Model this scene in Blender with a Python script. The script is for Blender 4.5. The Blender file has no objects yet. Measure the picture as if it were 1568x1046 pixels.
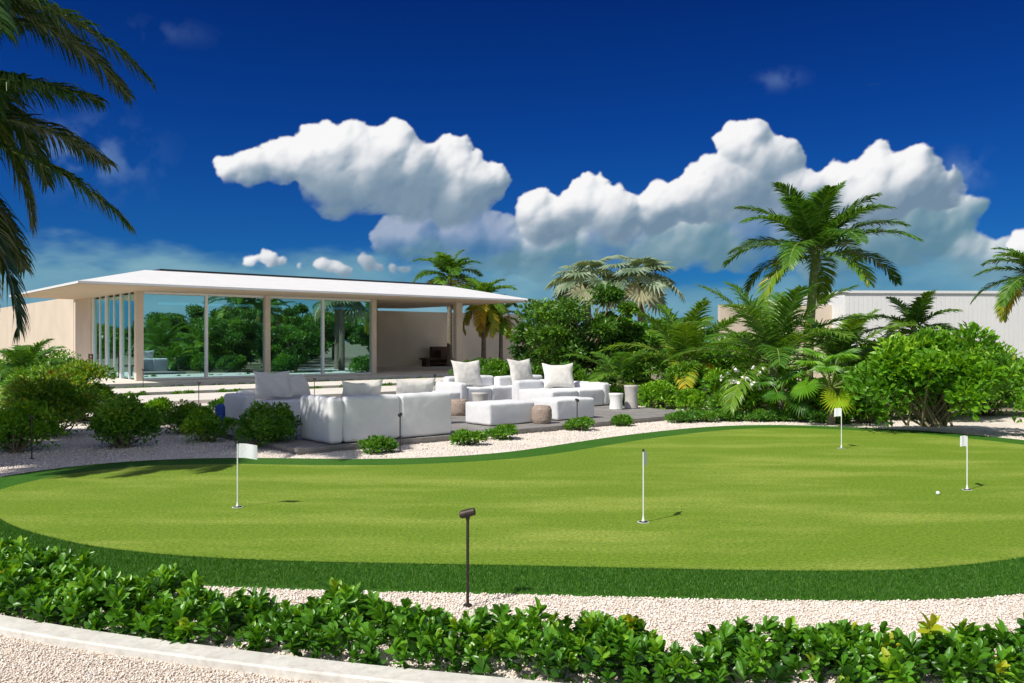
import bpy, math, time, numpy as np
from mathutils import Vector
T0=time.time()
rng=np.random.default_rng(7)
scene=bpy.context.scene
scene.view_settings.view_transform='Standard'; scene.view_settings.look='None'; scene.view_settings.exposure=0
K=1.1484
def nrm(a): return a/np.maximum(np.linalg.norm(a,axis=-1,keepdims=True),1e-9)

# ---------------------------------------------------------------- mesh builder
class MB:
    def __init__(s): s.V=[];s.G=[];s.n=0
    def add(s,v,f,mat=0,var=.5,smooth=False):
        v=np.asarray(v,float).reshape(-1,3); f=np.asarray(f,int)
        s.V.append(v); s.G.append((f+s.n,mat,np.broadcast_to(np.asarray(var,float),(len(f),)),smooth)); s.n+=len(v)
    def build(s,name,mats,parent=None):
        me=bpy.data.meshes.new(name)
        V=np.concatenate(s.V)
        li=np.concatenate([g[0].ravel() for g in s.G])
        tot=np.concatenate([np.full(len(g[0]),g[0].shape[1]) for g in s.G])
        st=np.concatenate([[0],np.cumsum(tot)[:-1]])
        me.vertices.add(len(V)); me.vertices.foreach_set('co',V.astype(np.float32).ravel())
        me.loops.add(len(li)); me.loops.foreach_set('vertex_index',li.astype(np.int32))
        me.polygons.add(len(tot)); me.polygons.foreach_set('loop_start',st.astype(np.int32))
        me.polygons.foreach_set('material_index',np.concatenate([np.full(len(g[0]),g[1]) for g in s.G]).astype(np.int32))
        me.polygons.foreach_set('use_smooth',np.concatenate([np.full(len(g[0]),g[3]) for g in s.G]))
        me.update(calc_edges=True)
        a=me.attributes.new('var','FLOAT','FACE'); a.data.foreach_set('value',np.concatenate([g[2] for g in s.G]).astype(np.float32))
        for m in mats: me.materials.append(m)
        ob=bpy.data.objects.new(name,me); scene.collection.objects.link(ob)
        if parent: ob.parent=parent
        return ob
def empty(name,loc=(0,0,0)):
    o=bpy.data.objects.new(name,None); scene.collection.objects.link(o); return o
class Fr:
    def __init__(s,x,y,ang,z=0): s.o=np.array([x,y,z]);c,k=math.cos(ang),math.sin(ang);s.R=np.array([[c,k,0],[-k,c,0],[0,0,1]])
    def __call__(s,p): return np.asarray(p,float).reshape(-1,3)@s.R+s.o
IDF=Fr(0,0,0)
BF=np.array([[0,3,2,1],[4,5,6,7],[0,1,5,4],[1,2,6,5],[2,3,7,6],[3,0,4,7]])
def box(mb,x0,x1,y0,y1,z0,z1,mat=0,fr=IDF,var=.5):
    p=[(x0,y0,z0),(x1,y0,z0),(x1,y1,z0),(x0,y1,z0),(x0,y0,z1),(x1,y0,z1),(x1,y1,z1),(x0,y1,z1)]
    mb.add(fr(p),BF,mat,var)
def grid_cube(coords):
    pts=[];fs=[]
    n=[len(c) for c in coords]
    def face(ax,sgn):
        a,b=[i for i in range(3) if i!=ax]
        A,B=np.meshgrid(np.arange(n[a]),np.arange(n[b]),indexing='ij')
        P=np.zeros((n[a],n[b],3)); P[...,a]=coords[a][A];P[...,b]=coords[b][B];P[...,ax]=coords[ax][-1 if sgn>0 else 0]
        base=sum(len(x) for x in pts); idx=base+np.arange(n[a]*n[b]).reshape(n[a],n[b])
        q=np.stack([idx[:-1,:-1],idx[1:,:-1],idx[1:,1:],idx[:-1,1:]],-1).reshape(-1,4)
        flip=(sgn<0) ^ (ax==1)
        if flip: q=q[:,::-1]
        pts.append(P.reshape(-1,3)); fs.append(q)
    for ax in range(3):
        for sg in (-1,1): face(ax,sg)
    return np.concatenate(pts),np.concatenate(fs)
def rbox(mb,x0,x1,y0,y1,z0,z1,r=.06,mat=0,fr=IDF,puff=.0,wr=0.0,m=4,inner=8):
    h=np.array([x1-x0,y1-y0,z1-z0])/2; c=np.array([x1+x0,y1+y0,z1+z0])/2; r=min(r,h.min()*.98)
    cs=[]
    for k in range(3):
        e=np.tan(np.linspace(0,1,m+1)*math.pi/4)*r
        up=h[k]-r+e; mid=np.linspace(-(h[k]-r),h[k]-r,inner+1)[1:-1]
        cs.append(np.concatenate([-up[::-1],mid,up]))
    P,F=grid_cube(cs)
    inn=np.clip(P,-(h-r),h-r); q=P-inn; P2=inn+nrm(q)*r
    t=P2/h
    if puff:
        for k in range(3):
            a,b=[i for i in range(3) if i!=k]
            P2[:,k]+=np.sign(t[:,k])*(np.abs(t[:,k])>.9)*puff*(1-t[:,a]**2).clip(0)*(1-t[:,b]**2).clip(0)
    if wr:
        ph=rng.random(3)*9
        P2+=wr*np.stack([np.sin(P2[:,1]*17+ph[0]+P2[:,2]*9),np.sin(P2[:,0]*15+ph[1]+P2[:,2]*12),np.sin(P2[:,0]*13+P2[:,1]*16+ph[2])],1)
    mb.add(fr(P2+c),F,mat,.5,True)
def pillow(mb,c,w,h,th,fr,tilt=.3,yaw=0,mat=0):
    n=16; a=np.linspace(-1,1,n); A,B=np.meshgrid(a,a,indexing='ij')
    pr=((1-A**2)*(1-B**2)).clip(0)**.38*th/2
    sx=A*w/2*(1-.10*(1-np.abs(B)**1.5)*(np.abs(A)>.5)); sz=B*h/2*(1-.10*(1-np.abs(A)**1.5)*(np.abs(B)>.5))
    sz=sz-.05*h*(1-A**2)*(B>.3)*B
    wob=.014*np.sin(A*7+B*5+c[0]*5)
    for sg in (1,-1):
        P=np.stack([sx,sg*pr+wob,sz],-1).reshape(-1,3)
        ct,stt=math.cos(tilt),math.sin(tilt)
        Y=P[:,1]*ct+P[:,2]*stt; Z=-P[:,1]*stt+P[:,2]*ct
        X=P[:,0]*math.cos(yaw)-Y*math.sin(yaw); Y2=P[:,0]*math.sin(yaw)+Y*math.cos(yaw)
        Q=np.stack([X,Y2,Z],1)+np.array(c)
        idx=np.arange(n*n).reshape(n,n); q=np.stack([idx[:-1,:-1],idx[1:,:-1],idx[1:,1:],idx[:-1,1:]],-1).reshape(-1,4)
        if sg>0: q=q[:,::-1]
        mb.add(fr(Q),q,mat,.5,True)
def tube(mb,path,rad,mat=0,seg=8,var=.5,cap=True):
    path=np.asarray(path,float); n=len(path); rad=np.broadcast_to(np.asarray(rad,float),(n,))
    T=nrm(np.gradient(path,axis=0)); ref=np.array([1,0,0.]) if abs(T[0][2])>.7 else np.array([0,0,1.])
    A=nrm(np.cross(T,ref)); B=np.cross(T,A)
    th=np.linspace(0,2*math.pi,seg,endpoint=False)
    P=path[:,None]+rad[:,None,None]*(A[:,None]*np.cos(th)[None,:,None]+B[:,None]*np.sin(th)[None,:,None])
    idx=np.arange(n*seg).reshape(n,seg); nx=np.roll(idx,-1,axis=1)
    q=np.stack([idx[:-1],nx[:-1],nx[1:],idx[1:]],-1).reshape(-1,4)
    mb.add(P.reshape(-1,3),q,mat,var,True)
    if cap:
        for k in (0,n-1):
            ii=np.arange(seg); f=np.stack([np.full(seg,seg),ii,(ii+1)%seg],1)
            if k: f=f[:,::-1]
            mb.add(np.vstack([P[k],path[k]]),f,mat,var)
def lathe(mb,c,prof,mat=0,seg=28,smooth=True,fn=None):
    prof=np.array(prof,float); th=np.linspace(0,2*math.pi,seg,endpoint=False)
    R=prof[:,0][:,None]*np.ones(seg); Z=prof[:,1][:,None]*np.ones(seg)
    if fn is not None: R=R*fn(th[None,:],Z)
    P=np.stack([c[0]+R*np.cos(th),c[1]+R*np.sin(th),c[2]+Z],-1); n=len(prof)
    idx=np.arange(n*seg).reshape(n,seg); nx=np.roll(idx,-1,axis=1)
    mb.add(P.reshape(-1,3),np.stack([idx[:-1],nx[:-1],nx[1:],idx[1:]],-1).reshape(-1,4),mat,.5,smooth)

# ---------------------------------------------------------------- materials
def newmat(name):
    m=bpy.data.materials.new(name); m.use_nodes=True; nt=m.node_tree; nt.nodes.clear()
    out=nt.nodes.new('ShaderNodeOutputMaterial'); return m,nt,out
def nd(nt,t,**kw):
    n=nt.nodes.new(t)
    for k,v in kw.items():
        if k.startswith('i_'):
            key=k[2:].replace('_',' '); n.inputs[key].default_value=v
        else: setattr(n,k,v)
    return n
def ramp(nt,stops,fac):
    r=nt.nodes.new('ShaderNodeValToRGB'); e=r.color_ramp.elements
    while len(e)<len(stops): e.new(.5)
    for k,(p,c) in enumerate(stops): e[k].position=p; e[k].color=(*c,1)
    nt.links.new(fac,r.inputs[0]); return r.outputs[0]
def surf(name,stops,scale=4,detail=6,rough=.7,bump=0,bscale=40,bdist=.01,spec=.3,metal=0,bvor=False,second=None):
    m,nt,out=newmat(name); L=nt.links
    geo=nd(nt,'ShaderNodeNewGeometry')
    no=nd(nt,'ShaderNodeTexNoise',i_Scale=scale,i_Detail=detail,i_Roughness=.6); L.new(geo.outputs['Position'],no.inputs['Vector'])
    col=ramp(nt,stops,no.outputs['Fac'])
    p=nd(nt,'ShaderNodeBsdfPrincipled',i_Roughness=rough,i_Metallic=metal); p.inputs['Specular IOR Level'].default_value=spec
    if second:
        sc,amt,c2=second
        n2=nd(nt,'ShaderNodeTexNoise',i_Scale=sc,i_Detail=3); L.new(geo.outputs['Position'],n2.inputs['Vector'])
        f=nd(nt,'ShaderNodeMapRange'); f.inputs[1].default_value=.45;f.inputs[2].default_value=.7;f.inputs[4].default_value=amt
        L.new(n2.outputs['Fac'],f.inputs[0])
        mx=nd(nt,'ShaderNodeMix',data_type='RGBA'); L.new(f.outputs[0],mx.inputs[0]); L.new(col,mx.inputs[6]); mx.inputs[7].default_value=(*c2,1); col=mx.outputs[2]
    L.new(col,p.inputs['Base Color'])
    if bump:
        if bvor: b=nd(nt,'ShaderNodeTexVoronoi',i_Scale=bscale); bo=b.outputs['Distance']
        else: b=nd(nt,'ShaderNodeTexNoise',i_Scale=bscale,i_Detail=4); bo=b.outputs['Fac']
        L.new(geo.outputs['Position'],b.inputs['Vector'])
        bp=nd(nt,'ShaderNodeBump',i_Strength=bump,i_Distance=bdist); L.new(bo,bp.inputs['Height']); L.new(bp.outputs[0],p.inputs['Normal'])
    L.new(p.outputs[0],out.inputs[0]); return m
def leafmat(name,stops,rough=.42,trans=.28,spec=.45,gain=1.0):
    m,nt,out=newmat(name); L=nt.links
    stops=[(p,tuple(min(.6,x*gain) for x in c)) for p,c in stops]
    at=nd(nt,'ShaderNodeAttribute',attribute_name='var')
    col=ramp(nt,stops,at.outputs['Fac'])
    p=nd(nt,'ShaderNodeBsdfPrincipled',i_Roughness=rough); p.inputs['Specular IOR Level'].default_value=spec; L.new(col,p.inputs['Base Color'])
    t=nd(nt,'ShaderNodeBsdfTranslucent'); br=nd(nt,'ShaderNodeMix',data_type='RGBA',blend_type='MULTIPLY'); br.inputs[0].default_value=1
    L.new(col,br.inputs[6]); br.inputs[7].default_value=(2.0,1.7,.5,1); L.new(br.outputs[2],t.inputs[0])
    mx=nd(nt,'ShaderNodeMixShader'); mx.inputs[0].default_value=trans; L.new(p.outputs[0],mx.inputs[1]); L.new(t.outputs[0],mx.inputs[2]); L.new(mx.outputs[0],out.inputs[0]); return m
LEAF_H=leafmat('hedge_leaf',[(0,(.02,.08,.008)),(.5,(.085,.25,.014)),(.85,(.20,.40,.02)),(1,(.42,.40,.02))],rough=.34,gain=1.12)
LEAF_B=leafmat('shrub_leaf',[(0,(.02,.075,.010)),(.5,(.065,.19,.014)),(.85,(.17,.33,.02)),(1,(.34,.34,.03))],gain=1.25)
LEAF_Y=leafmat('bright_leaf',[(0,(.03,.11,.008)),(.5,(.12,.30,.014)),(.85,(.28,.46,.02)),(1,(.42,.44,.03))],gain=1.15)
LEAF_R=leafmat('croton_leaf',[(0,(.03,.11,.01)),(.5,(.10,.26,.015)),(.78,(.26,.32,.02)),(.92,(.38,.20,.02)),(1,(.38,.05,.02))],gain=1.15)
LEAF_P=leafmat('palm_leaf',[(0,(.016,.055,.010)),(.45,(.055,.15,.016)),(.7,(.15,.27,.020)),(.86,(.48,.38,.03)),(1,(.28,.13,.035))],rough=.38,trans=.32,gain=1.25)
LEAF_PD=leafmat('old_palm_leaf',[(0,(.012,.04,.008)),(.4,(.04,.10,.013)),(.62,(.12,.17,.020)),(.8,(.36,.27,.04)),(1,(.20,.10,.03))],rough=.38,trans=.25,gain=1.15)
LEAF_S=leafmat('silver_palm_leaf',[(0,(.11,.18,.10)),(.6,(.24,.32,.20)),(1,(.42,.40,.26))],rough=.5,trans=.2)
LEAF_D=leafmat('tree_leaf',[(0,(.018,.06,.010)),(.5,(.055,.155,.014)),(1,(.16,.30,.025))],gain=1.2)
BARK=surf('palm_bark',[(.3,(.12,.10,.075)),(.7,(.30,.25,.19))],scale=14,rough=.9,bump=.6,bscale=30,bdist=.02)
GBARK=surf('green_stem',[(.3,(.14,.22,.05)),(.7,(.30,.34,.12))],scale=8,rough=.7)
WOODY=surf('woody_stem',[(.3,(.14,.11,.07)),(.7,(.26,.21,.15))],scale=20,rough=.9)
WHITEP=surf('white_painted_metal',[(.3,(.76,.76,.75)),(.7,(.82,.82,.81))],scale=1.5,rough=.45)
LOUV=surf('louvre_metal',[(.3,(.76,.77,.78)),(.7,(.81,.82,.82))],scale=1.5,rough=.5)
SOFFIT=surf('soffit_plaster',[(.3,(.60,.47,.34)),(.7,(.66,.52,.38))],scale=1,rough=.8)
PLAST=surf('beige_plaster',[(.3,(.60,.51,.41)),(.7,(.69,.59,.48))],scale=.9,rough=.9,bump=.2,bscale=60)
PAVE=surf('limestone_paving',[(.3,(.64,.60,.54)),(.7,(.78,.74,.68))],scale=3,rough=.75,bump=.1)
KERB=surf('kerb_concrete',[(.3,(.56,.54,.50)),(.7,(.72,.70,.65))],scale=9,rough=.85,bump=.4,bscale=90,bdist=.004,second=(25,.4,(.42,.38,.33)))
FAB=surf('white_outdoor_fabric',[(.3,(.67,.68,.70)),(.7,(.74,.745,.76))],scale=5,rough=.95,bump=.35,bscale=5,bdist=.03,spec=.1)
FABP=surf('cream_cushion_fabric',[(.3,(.66,.64,.60)),(.7,(.73,.71,.67))],scale=5,rough=.95,bump=.5,bscale=8,bdist=.04,spec=.1)
FABB=surf('blue_fabric',[(.3,(.02,.06,.26)),(.7,(.03,.09,.36))],scale=5,rough=.95)
WOVEN=surf('woven_rope',[(.35,(.33,.25,.20)),(.65,(.55,.45,.38))],scale=40,rough=.9,bump=1,bscale=60,bdist=.02,bvor=True)
DECK=surf('weathered_deck',[(.3,(.19,.18,.17)),(.7,(.31,.295,.28))],scale=5,rough=.85,bump=.2,bscale=30)
BRONZE=surf('dark_bronze_metal',[(.3,(.03,.024,.02)),(.7,(.07,.055,.045))],scale=30,rough=.5,metal=.3)
DARKW=surf('dark_timber',[(.3,(.05,.025,.015)),(.7,(.10,.05,.03))],scale=10,rough=.6)
DARKR=surf('dark_roof_membrane',[(.3,(.02,.02,.025)),(.7,(.04,.04,.05))],scale=3,rough=.5)
STONEC=surf('concrete_table',[(.3,(.42,.40,.38)),(.7,(.55,.53,.50))],scale=12,rough=.8)
CURT=surf('sheer_curtain',[(.3,(.60,.62,.60)),(.7,(.7,.72,.7))],scale=5,rough=.9)
PLASTW=surf('white_plastic',[(.3,(.78,.78,.78)),(.7,(.82,.82,.82))],scale=5,rough=.35)
FLAGC=surf('flag_cloth',[(.3,(.70,.72,.76)),(.7,(.80,.82,.85))],scale=25,rough=.9)
PETAL=surf('white_petal',[(.3,(.8,.78,.7)),(.7,(.85,.84,.8))],scale=25,rough=.7)
BLACK=surf('cup_interior',[(.3,(.01,.01,.01)),(.7,(.02,.02,.02))],rough=.9)
def gravelmat(name,stops,sc):
    m,nt,out=newmat(name); L=nt.links
    geo=nd(nt,'ShaderNodeNewGeometry'); v=nd(nt,'ShaderNodeTexVoronoi',i_Scale=sc); L.new(geo.outputs['Position'],v.inputs['Vector'])
    sep=nd(nt,'ShaderNodeSeparateColor'); L.new(v.outputs['Color'],sep.inputs[0])
    col=ramp(nt,stops,sep.outputs[0])
    no=nd(nt,'ShaderNodeTexNoise',i_Scale=1.2,i_Detail=5); L.new(geo.outputs['Position'],no.inputs['Vector'])
    mr=nd(nt,'ShaderNodeMapRange'); mr.inputs[1].default_value=.35;mr.inputs[2].default_value=.7;mr.inputs[3].default_value=.86;mr.inputs[4].default_value=1.04; L.new(no.outputs['Fac'],mr.inputs[0])
    mx=nd(nt,'ShaderNodeVectorMath',operation='SCALE'); L.new(col,mx.inputs[0]); L.new(mr.outputs[0],mx.inputs['Scale'])
    p=nd(nt,'ShaderNodeBsdfPrincipled',i_Roughness=.9); L.new(mx.outputs[0],p.inputs['Base Color'])
    inv=nd(nt,'ShaderNodeMath',operation='SUBTRACT'); inv.inputs[0].default_value=1; L.new(v.outputs['Distance'],inv.inputs[1])
    bp=nd(nt,'ShaderNodeBump',i_Strength=.8,i_Distance=.010); L.new(inv.outputs[0],bp.inputs['Height']); L.new(bp.outputs[0],p.inputs['Normal'])
    L.new(p.outputs[0],out.inputs[0]); return m
GRAV=gravelmat('gravel_bed',[(0,(.62,.52,.43)),(.5,(.82,.74,.66)),(1,(.88,.83,.77))],60)
DRIVE=gravelmat('driveway_gravel',[(0,(.50,.40,.31)),(.5,(.70,.60,.49)),(1,(.82,.74,.63))],75)
m,nt,out=newmat('gravel_stone'); L=nt.links
at=nd(nt,'ShaderNodeAttribute',attribute_name='var'); col=ramp(nt,[(0,(.56,.44,.36)),(.22,(.80,.70,.61)),(.8,(.87,.80,.73)),(1,(.90,.88,.84))],at.outputs['Fac'])
p=nd(nt,'ShaderNodeBsdfDiffuse'); L.new(col,p.inputs[0]); L.new(p.outputs[0],out.inputs[0]); STONE=m
def turf(name,a,b,c,patch,sc,bs,lo=.66,hi=1.30,psc=.6):
    m,nt,out=newmat(name); L=nt.links
    geo=nd(nt,'ShaderNodeNewGeometry')
    n1=nd(nt,'ShaderNodeTexNoise',i_Scale=sc,i_Detail=1,i_Roughness=.8); L.new(geo.outputs['Position'],n1.inputs['Vector'])
    c1=ramp(nt,[(.3,a),(.5,b),(.70,c)],n1.outputs['Fac'])
    mp=nd(nt,'ShaderNodeMapping'); mp.inputs['Scale'].default_value=(.55,1.9,1); mp.inputs['Rotation'].default_value=(0,0,.2); L.new(geo.outputs['Position'],mp.inputs[0])
    n2=nd(nt,'ShaderNodeTexNoise',i_Scale=psc,i_Detail=6,i_Roughness=.62); L.new(mp.outputs[0],n2.inputs['Vector'])
    mr=nd(nt,'ShaderNodeMapRange'); mr.inputs[1].default_value=.46;mr.inputs[2].default_value=.64;mr.inputs[4].default_value=.9; L.new(n2.outputs['Fac'],mr.inputs[0])
    mx=nd(nt,'ShaderNodeMix',data_type='RGBA'); L.new(mr.outputs[0],mx.inputs[0]); L.new(c1,mx.inputs[6]); mx.inputs[7].default_value=(*patch,1)
    n3=nd(nt,'ShaderNodeTexNoise',i_Scale=34,i_Detail=4,i_Roughness=.8); L.new(geo.outputs['Position'],n3.inputs['Vector'])
    m3=nd(nt,'ShaderNodeMapRange'); m3.inputs[1].default_value=.33;m3.inputs[2].default_value=.67;m3.inputs[3].default_value=lo;m3.inputs[4].default_value=hi; L.new(n3.outputs['Fac'],m3.inputs[0])
    sc3=nd(nt,'ShaderNodeVectorMath',operation='SCALE'); L.new(mx.outputs[2],sc3.inputs[0]); L.new(m3.outputs[0],sc3.inputs['Scale'])
    p=nd(nt,'ShaderNodeBsdfPrincipled',i_Roughness=.8); p.inputs['Specular IOR Level'].default_value=.15; L.new(sc3.outputs[0],p.inputs['Base Color'])
    nb=nd(nt,'ShaderNodeTexNoise',i_Scale=bs,i_Detail=2); L.new(geo.outputs['Position'],nb.inputs['Vector'])
    bp=nd(nt,'ShaderNodeBump',i_Strength=.8,i_Distance=.01); L.new(nb.outputs['Fac'],bp.inputs['Height']); L.new(bp.outputs[0],p.inputs['Normal'])
    L.new(p.outputs[0],out.inputs[0]); return m
GREEN=turf('putting_turf',(.095,.180,.012),(.160,.268,.020),(.27,.38,.05),(.285,.365,.060),150,200,.52,1.45)
FRINGE=turf('fringe_turf',(.02,.085,.008),(.042,.145,.012),(.08,.21,.022),(.06,.16,.022),120,150)
BLADE=leafmat('turf_blade',[(0,(.022,.095,.010)),(.5,(.05,.17,.016)),(1,(.13,.28,.035))],trans=.2,spec=.2)
GROUND=surf('sandy_soil',[(.3,(.16,.14,.09)),(.7,(.34,.29,.21))],scale=.6,rough=.95,bump=.3,bscale=12,second=(.25,.8,(.06,.10,.03)))
m,nt,out=newmat('window_glass'); L=nt.links
g=nd(nt,'ShaderNodeBsdfGlossy',i_Roughness=.0); g.inputs[0].default_value=(.58,.93,.97,1)
t=nd(nt,'ShaderNodeBsdfTransparent'); t.inputs[0].default_value=(.45,.72,.75,1)
lw=nd(nt,'ShaderNodeLayerWeight'); lw.inputs[0].default_value=.35
mr=nd(nt,'ShaderNodeMapRange'); mr.inputs[3].default_value=.70; mr.inputs[4].default_value=1; L.new(lw.outputs['Fresnel'],mr.inputs[0])
mx=nd(nt,'ShaderNodeMixShader'); L.new(mr.outputs[0],mx.inputs[0]); L.new(t.outputs[0],mx.inputs[1]); L.new(g.outputs[0],mx.inputs[2]); L.new(mx.outputs[0],out.inputs[0]); GLASS=m

# ---------------------------------------------------------------- camera, sun, world
cam=bpy.data.cameras.new('camera'); cam.lens=29.85; cam.sensor_width=36; cam.clip_end=6000
co=bpy.data.objects.new('camera',cam); co.location=(0,0,1.7); co.rotation_euler=(math.radians(90),0,0); scene.collection.objects.link(co); scene.camera=co
EL=math.radians(50); SD=np.array([-.75,-.66]); SD/=np.linalg.norm(SD)
sl=bpy.data.lights.new('sun','SUN'); sl.energy=5.0; sl.angle=math.radians(.5); sl.color=(1,.95,.86)
so=bpy.data.objects.new('sun',sl); scene.collection.objects.link(so)
so.rotation_euler=Vector((-SD[0]*math.cos(EL),-SD[1]*math.cos(EL),-math.sin(EL))).to_track_quat('-Z','Y').to_euler()
w=bpy.data.worlds.new('World'); scene.world=w; w.use_nodes=True; nt=w.node_tree; nt.nodes.clear(); L=nt.links
tc=nd(nt,'ShaderNodeTexCoord'); nv=nd(nt,'ShaderNodeVectorMath',operation='NORMALIZE'); L.new(tc.outputs['Generated'],nv.inputs[0])
sp=nd(nt,'ShaderNodeSeparateXYZ'); L.new(nv.outputs[0],sp.inputs[0])
sky=nd(nt,'ShaderNodeTexSky',sky_type='NISHITA'); sky.sun_disc=False; sky.sun_elevation=EL; sky.sun_rotation=math.radians(228.6); sky.air_density=1.0; sky.dust_density=.3; sky.ozone_density=3
tr=ramp(nt,[(0,(.07,.36,.66)),(.10,(.035,.24,.62)),(.25,(.016,.160,.55)),(.40,(.008,.10,.42)),(1,(.01,.11,.42))],sp.outputs[2])
tint=nd(nt,'ShaderNodeMix',data_type='RGBA',blend_type='MULTIPLY'); tint.inputs[0].default_value=1; L.new(sky.outputs[0],tint.inputs[6]); L.new(tr,tint.inputs[7])
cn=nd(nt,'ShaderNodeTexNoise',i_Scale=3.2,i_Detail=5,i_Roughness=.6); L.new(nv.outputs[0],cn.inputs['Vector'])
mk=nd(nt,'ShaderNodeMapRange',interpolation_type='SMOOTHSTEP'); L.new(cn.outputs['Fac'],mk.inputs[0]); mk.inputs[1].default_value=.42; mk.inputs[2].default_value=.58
bk=nd(nt,'ShaderNodeMapRange',interpolation_type='SMOOTHSTEP'); L.new(sp.outputs[1],bk.inputs[0]); bk.inputs[1].default_value=.35; bk.inputs[2].default_value=-.15  # unseen bright cloud behind the camera, added to keep up ambient fill
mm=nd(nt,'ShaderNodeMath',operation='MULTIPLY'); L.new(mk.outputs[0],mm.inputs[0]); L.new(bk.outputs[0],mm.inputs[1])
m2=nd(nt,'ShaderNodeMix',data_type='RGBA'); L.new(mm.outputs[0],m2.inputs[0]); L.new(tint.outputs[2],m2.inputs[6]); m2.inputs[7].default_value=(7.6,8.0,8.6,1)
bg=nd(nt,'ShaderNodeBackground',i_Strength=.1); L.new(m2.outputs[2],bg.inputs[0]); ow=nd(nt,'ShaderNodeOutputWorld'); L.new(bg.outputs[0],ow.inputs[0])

# ---------------------------------------------------------------- clouds: billow model evaluated on a distant sky shell
QR=900.0; A0,A1,E1=-1.0,1.0,.40
NX,NY=int((A1-A0)*QR),int(E1*QR)
crng=np.random.default_rng(5)
def blur(a,s):
    ky=np.fft.fftfreq(a.shape[0]+160)[:,None]; kx=np.fft.rfftfreq(a.shape[1]+160)[None]
    p=np.pad(a,80,mode='edge'); f=np.fft.rfft2(p)*np.exp(-2*(math.pi*s)**2*(kx**2+ky**2)); return np.fft.irfft2(f,s=p.shape)[80:-80,80:-80]
def vnoise(sx,sy):
    gx,gy=int(NX/sx)+4,int(NY/sy)+4; g=crng.random((gy,gx)); x=np.arange(NX)/sx; y=np.arange(NY)/sy
    xi=x.astype(int);yi=y.astype(int);fx=x-xi;fy=y-yi;fx=fx*fx*(3-2*fx);fy=fy*fy*(3-2*fy)
    a=g[yi][:,xi];b=g[yi][:,xi+1];c=g[yi+1][:,xi];d=g[yi+1][:,xi+1]
    return (a*(1-fx)+b*fx)*(1-fy)[:,None]+(c*(1-fx)+d*fx)*fy[:,None]
def fbm(s,o=5,asp=1.0,g=.55):
    r=0;t=0;w_=1
    for k in range(o): r=r+w_*vnoise(max(2,s*asp/2**k),max(2,s/2**k)); t+=w_; w_*=g
    return r/t
def SS(x,a,b): t=((x-a)/(b-a)).clip(0,1); return t*t*(3-2*t)
def gpos(px,py,r):
    dx=(px-784)/1300; a=math.atan(dx); e=math.atan((522-py)/1300/math.sqrt(1+dx*dx)); return ((a-A0)*QR,e*QR,r/1300*QR)
YY,XX=np.mgrid[0:NY,0:NX].astype(float)
def billow(lobes,seed,levels=((9,.50),(8,.46),(5,.48))):
    r=np.random.default_rng(seed); S=[(x,y,0.0,R) for x,y,R in lobes]; cur=S[:]; allS=S[:]
    for n_,fr_ in levels:
        nxt=[]
        for (x,y,z,R) in cur:
            k=n_ if R>6 else max(2,n_//2)
            d=nrm(r.normal(size=(k,3))); d[:,1]=np.where(d[:,1]<-.25,-d[:,1]*.6,d[:,1]); d[:,2]=np.abs(d[:,2])*.8
            for q in d:
                rr=R*fr_*r.uniform(.40,1.2)
                if rr<1.6: continue
                nxt.append((x+q[0]*R*.82,y+q[1]*R*.76,z+q[2]*R*.7,rr))
        allS+=nxt; cur=nxt
    H=np.full((NY,NX),-60.0)
    for (x,y,z,R) in allS:
        x0,x1=max(0,int(x-R)),min(NX,int(x+R)+2); y0,y1=max(0,int(y-R)),min(NY,int(y+R)+2)
        if x0>=x1 or y0>=y1: continue
        d2=R*R-(XX[y0:y1,x0:x1]-x)**2-(YY[y0:y1,x0:x1]-y)**2
        h=np.where(d2>0,z+np.sqrt(np.maximum(d2,0)),-60); np.maximum(H[y0:y1,x0:x1],h,out=H[y0:y1,x0:x1])
    return H
SUNV=nrm(np.array([-.62,.70,.42]))
def shade(H,edge=1.8,soft=7,occk=.78,nz=.62,gainl=1.0):
    wx=(fbm(26,5,1,.66)-.5)*24; wy=(fbm(26,5,1,.66)-.5)*24
    H=H[(YY+wy).clip(0,NY-1).astype(int),(XX+wx).clip(0,NX-1).astype(int)]
    M_=(H>-50).astype(float); Hf=np.where(H>-50,H,0)
    Hf=Hf+(fbm(9,4,1,.6)-.5)*8+(fbm(34,3)-.5)*24
    def lam(s,k):
        h=blur(Hf,s); gy,gx=np.gradient(h); n=np.stack([-gx*k,-gy*k,np.ones_like(gx)],-1); return (nrm(n)@SUNV)
    l=.22*lam(1.2,.6)+.34*lam(4.0,1.1)+.44*lam(12,2.0)
    ab=blur(M_,15)
    up=np.zeros_like(ab); s=24; up[:-s]=ab[s:]; up2=np.zeros_like(ab); s=55; up2[:-s]=blur(M_,24)[s:]
    occ=(.5*up+.75*up2+(fbm(30,4)-.5)*.45).clip(0,1)
    L_=((.20+1.10*l.clip(-.2,1))*(1-occk*occ**1.1)+(fbm(45,5)-.5)*.22+(fbm(10,3)-.5)*.08)*gainl
    e1=blur(M_,edge); ew=blur(M_,5)
    en=fbm(9,4,1.2,.65)-.5
    a1=SS(e1*.55+ew*.45+en*nz*(1-SS(ew,.75,1.0)),.28,.68)
    n=fbm(30,5,1.3); a2=SS(blur(M_,soft)+(n-.5)*1.2,.32,.88)
    dn=np.zeros_like(M_); s=12; dn[s:]=blur(M_,7)[:-s]; bottom=1-SS(dn,.35,.95)
    f=bottom*SS(up,.10,.5)
    a=a1*(1-f)+a2*a1*f
    return a,blur(L_,.6)
def cmap(L_,stops):
    xs=[s[0] for s in stops]; return np.stack([np.interp(L_,xs,[s[1][k] for s in stops]) for k in range(3)],-1)
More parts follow.
